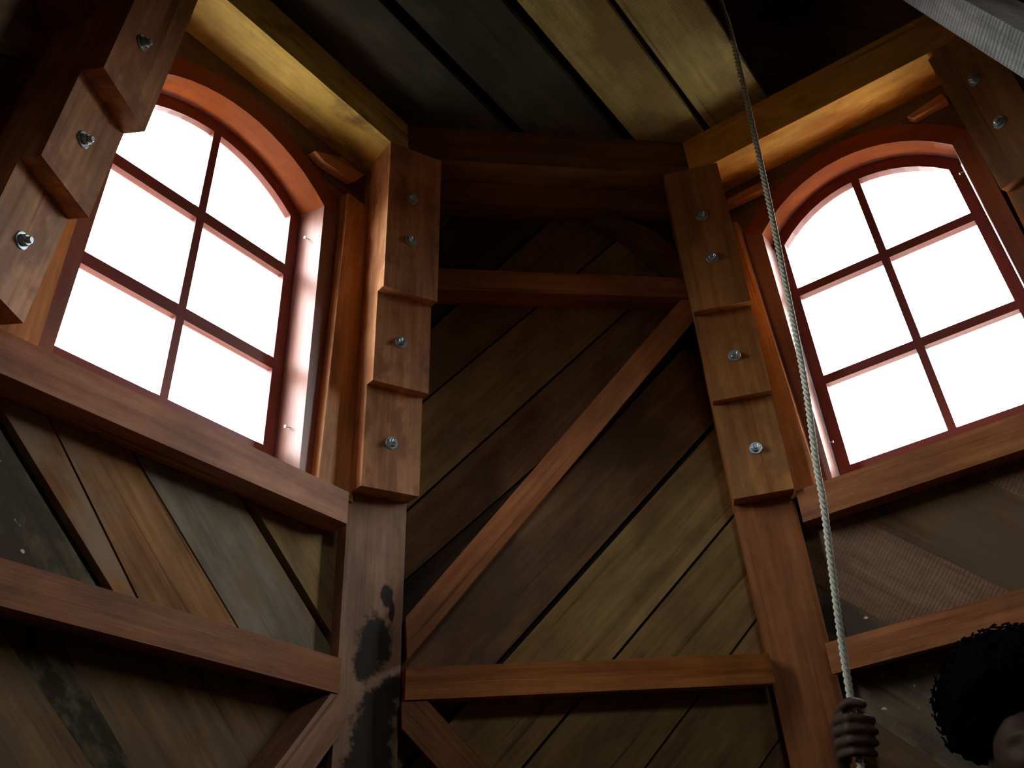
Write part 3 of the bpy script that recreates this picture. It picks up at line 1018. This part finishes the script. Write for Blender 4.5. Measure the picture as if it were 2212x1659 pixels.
rpath = catmull(RP, 0.004)
rope = tag(empty('rope', RP[0]), 'twisted sisal rope hanging from the hatch into the raised hand', 'rope')
PITCH = 0.040
RO, RS = 0.0041, 0.0040
for sidx in range(3):
    bm = bmesh.new()
    prev = None
    s = 0.0
    for i, p in enumerate(rpath):
        t = (rpath[min(i + 1, len(rpath) - 1)] - rpath[max(i - 1, 0)]).normalized()
        if i:
            s += (p - rpath[i - 1]).length
        ax = t.cross(Vector((1, 0.3, 0))).normalized()
        ay = t.cross(ax)
        ph = -2 * math.pi * s / PITCH + sidx * 2 * math.pi / 3
        c = p + (ax * math.cos(ph) + ay * math.sin(ph)) * RO
        ring = [bm.verts.new(c + (ax * math.cos(q * math.pi / 3) + ay * math.sin(q * math.pi / 3)) * RS) for q in range(6)]
        if prev:
            for q in range(6):
                bm.faces.new((prev[q], prev[(q + 1) % 6], ring[(q + 1) % 6], ring[q]))
        prev = ring
    for f in bm.faces:
        f.smooth = True
    me = bpy.data.meshes.new('strand')
    bm.to_mesh(me)
    bm.free()
    link('strand', me, M['rope'], Matrix.Identity(4), rope)
bm = bmesh.new()
for i in range(420):
    p = rpath[random.randrange(len(rpath))]
    d = Vector((random.uniform(-1, 1), random.uniform(-1, 1), random.uniform(-1, 1))).normalized()
    q = p + d * 0.0072
    l = random.uniform(0.002, 0.006)
    d2 = (d + Vector((random.uniform(-1, 1), random.uniform(-1, 1), random.uniform(-1, 1))) * 0.8).normalized()
    sidev = d2.cross(Vector((0.3, 0.2, 0.9))).normalized() * 0.0003
    w2 = d2.cross(sidev).normalized() * 0.0003
    tip = bm.verts.new(q + d2 * l)
    b_ = [bm.verts.new(q + sidev), bm.verts.new(q - sidev * .5 + w2), bm.verts.new(q - sidev * .5 - w2)]
    for j in range(3):
        bm.faces.new((b_[j], b_[(j + 1) % 3], tip))
me = bpy.data.meshes.new('rope_fibres')
bm.to_mesh(me)
bm.free()
tag(link('rope_fibres', me, M['rope'], Matrix.Identity(4), rope), kind='stuff')

# ------------------------------------------------------------------ the person holding the rope
HC = Vector((0.652, 0.703, -0.325))                  # centre of the head
fd = Vector((-0.62, -0.785, 0)).normalized()         # facing
rt = Vector((fd.y, -fd.x, 0))                        # the person's right


def skin_obj(chains, levels=2):
    """chains: list of ([(point, radius)], parent_vertex or None) grown into one skin mesh"""
    bm = bmesh.new()
    sl = bm.verts.layers.skin.verify()
    verts = []
    for pts, par in chains:
        prev = verts[par] if par is not None else None
        for p, r in pts:
            v = bm.verts.new(p)
            v[sl].radius = (r, r)
            if prev is not None:
                bm.edges.new((prev, v))
            else:
                v[sl].use_root = True
            verts.append(v)
            prev = v
    me = bpy.data.meshes.new('tmp')
    bm.to_mesh(me)
    bm.free()
    o = bpy.data.objects.new('tmp', me)
    COL.objects.link(o)
    o.modifiers.new('skin', 'SKIN').use_smooth_shade = True
    sb = o.modifiers.new('sub', 'SUBSURF')
    sb.levels = levels
    sb.render_levels = levels
    return o


def baked(o):
    bpy.context.view_layer.update()
    dg = bpy.context.evaluated_depsgraph_get()
    me = bpy.data.meshes.new_from_object(o.evaluated_get(dg))
    COL.objects.unlink(o)
    return me


Z = Vector((0, 0, 1))
base = Vector((HC.x, HC.y, 0)) - fd * 0.02
at = lambda r, f, z: base + rt * r + fd * f + Z * z
zf = FLOOR
body_chain = [
    ([(at(0, 0, zf + 0.92), 0.135), (at(0, 0, zf + 1.08), 0.12), (at(0, 0.01, zf + 1.24), 0.135), (at(0, 0, zf + 1.37), 0.12), (at(0, 0, zf + 1.44), 0.062),
      (at(0, 0.015, zf + 1.53), 0.055)], None),
]
body = skin_obj([
    (body_chain[0][0], None),
    ([(at(0.095, 0, zf + 0.84), 0.092), (at(0.11, 0.02, zf + 0.47), 0.058), (at(0.115, -0.01, zf + 0.09), 0.040), (at(0.12, 0.12, zf + 0.035), 0.034)], 0),
    ([(at(-0.095, 0, zf + 0.84), 0.092), (at(-0.11, 0.02, zf + 0.47), 0.058), (at(-0.115, -0.01, zf + 0.09), 0.040), (at(-0.12, 0.12, zf + 0.035), 0.034)], 0),
    ([(at(-0.12, 0, zf + 1.385), 0.070), (at(-0.185, 0, zf + 1.35), 0.055), (at(-0.215, -0.01, zf + 1.06), 0.040), (at(-0.20, 0.09, zf + 0.82), 0.028), (at(-0.195, 0.13, zf + 0.73), 0.030),
      (at(-0.19, 0.15, zf + 0.66), 0.020)], 3),
    ([(at(0.12, 0, zf + 1.385), 0.070), (at(0.185, 0.01, zf + 1.355), 0.055)], 3),
])
body_me = baked(body)
# hand: local X to the photo's right, Y up the rope, Zl towards the viewer
gY = Vector((0.075, -0.105, 1)).normalized()
gZ = (CAM - Vector((0.3475, 0.789, -0.25)))
gZ = (gZ - gY * gZ.dot(gY)).normalized()
gX = gY.cross(gZ)
HO = Vector((0.3485, 0.788, -0.2475))       # rope axis inside the fist
hp = lambda x, y, z: HO + gX * x + gY * y + gZ * z
sh = at(0.185, 0.01, zf + 1.355)
wrist = hp(-0.028, -0.088, -0.030)
elbow = Vector((0.300, 0.960, -0.575))
arm = skin_obj([([(at(0.10, 0, zf + 1.37), 0.062), (sh, 0.057), (sh.lerp(elbow, 0.5), 0.047), (elbow, 0.040), (elbow.lerp(wrist, 0.35), 0.038), (elbow.lerp(wrist, 0.75), 0.029), (wrist, 0.0255),
                  (hp(-0.030, -0.058, -0.027), 0.028)], None)])
arm_me = baked(arm)
parts = [body_me, arm_me]
# palm: a flat slab of four metacarpals
fy = [0.030, 0.0095, -0.0115, -0.0315]
for i, y_ in enumerate(fy):
    s_ = [1.0, 1.06, 1.0, 0.86][i]
    mc = hp(-0.037 + (0.002 if i in (0, 3) else 0), y_, -0.012)
    base_p = hp(-0.030, -0.058 + 0.20 * y_, -0.028)
    pip = hp(-0.010 * s_, y_ + 0.001, 0.0235 * s_)
    dip = hp(0.020 * s_, y_ - 0.001, 0.0185 * s_)
    tip = hp(0.035 * s_, y_ - 0.002, 0.000)
    tip2 = hp(0.029 * s_, y_ - 0.002, -0.012)
    r = [0.0098, 0.0100, 0.0096, 0.0086][i]
    parts.append(baked(skin_obj([([(base_p, 0.014), (base_p.lerp(mc, 0.5), 0.0135), (mc, 0.0128), (mc.lerp(pip, 0.5), r * 1.03), (pip, r * 1.06), (pip.lerp(dip, 0.5), r * 0.96),
                                   (dip, r * 0.98), (tip, r * 0.88), (tip2, r * 0.70)], None)])))
parts.append(baked(skin_obj([([(hp(-0.028, -0.050, -0.034), 0.016), (hp(-0.030, -0.010, -0.036), 0.0165), (hp(-0.030, 0.034, -0.018), 0.0135), (hp(-0.020, 0.053, 0.000), 0.0112),
                               (hp(-0.003, 0.062, 0.014), 0.0112), (hp(0.014, 0.058, 0.021), 0.0102), (hp(0.028, 0.050, 0.021), 0.0085)], None)])))


# head: a shaped ball in its own axes (x = person's right, y = facing, z = up)
def head_mesh():
    bm = bmesh.new()
    bmesh.ops.create_icosphere(bm, subdivisions=5, radius=1.0)
    g = lambda d, s: math.exp(-d / s)
    for v in bm.verts:
        x, y_, z = v.co
        sx, sy, sz = 0.074, 0.094, 0.112
        # narrower jaw, flatter face
        if z < 0:
            sx *= 1 - 0.28 * (-z) ** 1.4
            sy *= 1 - (0.22 if y_ < 0 else 0.05) * (-z)
        X, Y, Zz = x * sx, y_ * sy, z * sz
        if y_ > 0:
            f = y_ ** 2
            Y += 0.024 * g((X / 0.011) ** 2 + ((Zz + 0.022) / 0.016) ** 2, 1.0) * f          # nose tip
            Y += 0.013 * g((X / 0.008) ** 2 + ((Zz + 0.002) / 0.022) ** 2, 1.0) * f          # bridge
            Y += 0.007 * g((abs(X) / 0.015 - 0.7) ** 2 + ((Zz + 0.027) / 0.009) ** 2, 1.0) * f   # nostrils
            Y -= 0.008 * g(((abs(X) - 0.031) / 0.015) ** 2 + ((Zz - 0.004) / 0.012) ** 2, 1.0) * f  # eye sockets
            Y += 0.006 * g((X / 0.045) ** 2 + ((Zz - 0.024) / 0.010) ** 2, 1.0) * f          # brow
            Y += 0.009 * g((X / 0.022) ** 2 + ((Zz + 0.053) / 0.0065) ** 2, 1.0) * f         # upper lip
            Y += 0.009 * g((X / 0.019) ** 2 + ((Zz + 0.067) / 0.0065) ** 2, 1.0) * f         # lower lip
            Y -= 0.006 * g((X / 0.022) ** 2 + ((Zz + 0.060) / 0.0025) ** 2, 1.0) * f
            Y += 0.008 * g((X / 0.020) ** 2 + ((Zz + 0.095) / 0.014) ** 2, 1.0) * f          # chin
            Y += 0.005 * g(((abs(X) - 0.042) / 0.02) ** 2 + ((Zz + 0.026) / 0.018) ** 2, 1.0) * f
        v.co = (X, Y, Zz)
    # ears
    for s in (-1, 1):
        r0 = bmesh.ops.create_icosphere(bm, subdivisions=3, radius=1.0)
        for v in r0['verts']:
            x, y_, z = v.co
            dd = math.hypot(y_, z)
            v.co = (s * (0.076 + 0.010 * x + 0.006 * dd), -0.008 + 0.017 * y_, -0.008 + 0.030 * z - 0.004 * y_)
    me_ = bpy.data.meshes.new('head')
    bm.to_mesh(me_)
    bm.free()
    return me_


tilt = Matrix.Rotation(math.radians(6), 4, 'X')
HM = Matrix(((rt.x, fd.x, 0, HC.x), (rt.y, fd.y, 0, HC.y), (rt.z, fd.z, 1, HC.z), (0, 0, 0, 1))) @ tilt
hm = head_mesh()
hm.transform(HM)
parts.append(hm)
bm = bmesh.new()
for me in parts:
    bm.from_mesh(me)
tmp_me = bpy.data.meshes.new('tmp')
bm.to_mesh(tmp_me)
bm.free()
tmp = bpy.data.objects.new('tmp', tmp_me)
COL.objects.link(tmp)
rmsh = tmp.modifiers.new('remesh', 'REMESH')
rmsh.mode = 'VOXEL'
rmsh.voxel_size = 0.0034
rmsh.use_smooth_shade = True
smo = tmp.modifiers.new('smooth', 'SMOOTH')
smo.factor = 0.4
smo.iterations = 2
person_me = baked(tmp)
person_me.name = 'person'
person_me.materials.clear()
person_me.materials.append(M['skin'])
person = empty('person', (HC.x, HC.y, FLOOR))
tag(person, 'person with bushy dark hair at lower right, one raised hand gripping the rope', 'person')
# keep the largest island only: one continuous body
bm = bmesh.new()
bm.from_mesh(person_me)
seen, best = set(), []
for v in bm.verts:
    if v in seen:
        continue
    stack, isl = [v], []
    seen.add(v)
    while stack:
        a = stack.pop()
        isl.append(a)
        for e in a.link_edges:
            o_ = e.other_vert(a)
            if o_ not in seen:
                seen.add(o_)
                stack.append(o_)
    if len(isl) > len(best):
        best = isl
keep = set(best)
bmesh.ops.delete(bm, geom=[v for v in bm.verts if v not in keep], context='VERTS')
bm.to_mesh(person_me)
link('body', person_me, M['skin'], Matrix.Identity(4), person)


# clothes: shells grown from the body's own surface
def shell(name, test, mat, off):
    b2 = bm.copy()
    b2.normal_update()
    bmesh.ops.delete(b2, geom=[f for f in b2.faces if not test(f.calc_center_median())], context='FACES')
    for v in b2.verts:
        v.co = v.co + v.normal * (off + 0.003 * mnoise.noise(v.co * 14))
    m_ = bpy.data.meshes.new(name)
    b2.to_mesh(m_)
    b2.free()
    for p_ in m_.polygons:
        p_.use_smooth = True
    o = link(name, m_, mat, Matrix.Identity(4), person)
    sd = o.modifiers.new('thickness', 'SOLIDIFY')
    sd.thickness = 0.003
    return o


def on_arm(c):
    """distance down the raised arm (0 shoulder, 1 elbow, 2 wrist) if the point belongs to it"""
    ab = elbow - sh
    t1 = (c - sh).dot(ab) / ab.length_squared
    if 0.1 < t1 < 1 and (sh + ab * t1 - c).length < 0.075:
        return t1
    bc = wrist - elbow
    t2 = (c - elbow).dot(bc) / bc.length_squared
    if 0 <= t2 < 3 and (elbow + bc * t2 - c).length < 0.12:
        return 1 + t2
    return 0


shell('shirt', lambda c: zf + 0.93 < c.z < zf + 1.425 and on_arm(c) < 1.05, M['shirt'], 0.012)
shell('trousers', lambda c: zf + 0.09 < c.z < zf + 0.94 and abs((c - base).dot(rt)) < 0.185, M['trousers'], 0.010)
bm.free()

# hair: a bushy mass of curls around the crown, sides and back
bm = bmesh.new()
bmesh.ops.create_icosphere(bm, subdivisions=6, radius=1.0)
for v in bm.verts:
    d = v.co.normalized()
    r = 0.142 + 0.010 * mnoise.noise(d * 3.1) + 0.012 * abs(mnoise.noise(d * 8 + Vector((3, 1, 7)))) + 0.007 * mnoise.noise(d * 19)
    # open over the face
    face = max(0.0, d.y * 0.70 - d.z * 0.71 - 0.50)
    r *= 1 - min(1.0, face * 1.5) * 0.58
    if d.z < -0.4:
        r *= 1 - 0.55 * (-0.4 - d.z)
    v.co = Vector((d.x * r * 1.02, d.y * r, d.z * r)) + Vector((0, -0.014, 0.101))
for f in bm.faces:
    f.smooth = True
hair_me = bpy.data.meshes.new('hair')
bm.to_mesh(hair_me)
bm.free()
link('hair', hair_me, M['hair'], HM, person)
# loose curls standing off the outline
bm = bmesh.new()
for i in range(260):
    d = Vector((random.gauss(0, 1), random.gauss(0, 1), random.gauss(0, 1))).normalized()
    if d.y * 0.86 - d.z * 0.52 > 0.25 or d.z < -0.35:
        continue
    c = Vector((d.x * 0.147, d.y * 0.144, d.z * 0.146)) + Vector((0, -0.014, 0.101))
    ax = d.orthogonal().normalized()
    ay = d.cross(ax)
    r0 = random.uniform(0.006, 0.012)
    prev = None
    for j in range(9):
        t = j / 8
        p = c + d * (0.012 * t * random.uniform(0.8, 1.2)) + (ax * math.cos(t * 7) + ay * math.sin(t * 7)) * r0
        ring = [bm.verts.new(p + (ax * math.cos(q * 2.094) + d * math.sin(q * 2.094)) * 0.0022) for q in range(3)]
        if prev:
            for q in range(3):
                bm.faces.new((prev[q], prev[(q + 1) % 3], ring[(q + 1) % 3], ring[q]))
        prev = ring
me = bpy.data.meshes.new('curls')
bm.to_mesh(me)
bm.free()
tag(link('curls', me, M['hair'], HM, person), kind='stuff')
# eyes
for s in (-1, 1):
    bm = bmesh.new()
    bmesh.ops.create_uvsphere(bm, u_segments=20, v_segments=14, radius=0.0125)
    for f in bm.faces:
        f.smooth = True
        c = f.calc_center_median()
        if c.y > 0.0098:
            f.material_index = 1
    me = bpy.data.meshes.new('eye')
    bm.to_mesh(me)
    bm.free()
    me.materials.append(M['eye'])
    me.materials.append(M['iris'])
    link('eye', me, None, HM @ Matrix.Translation((s * 0.031, 0.0645, 0.004)), person)
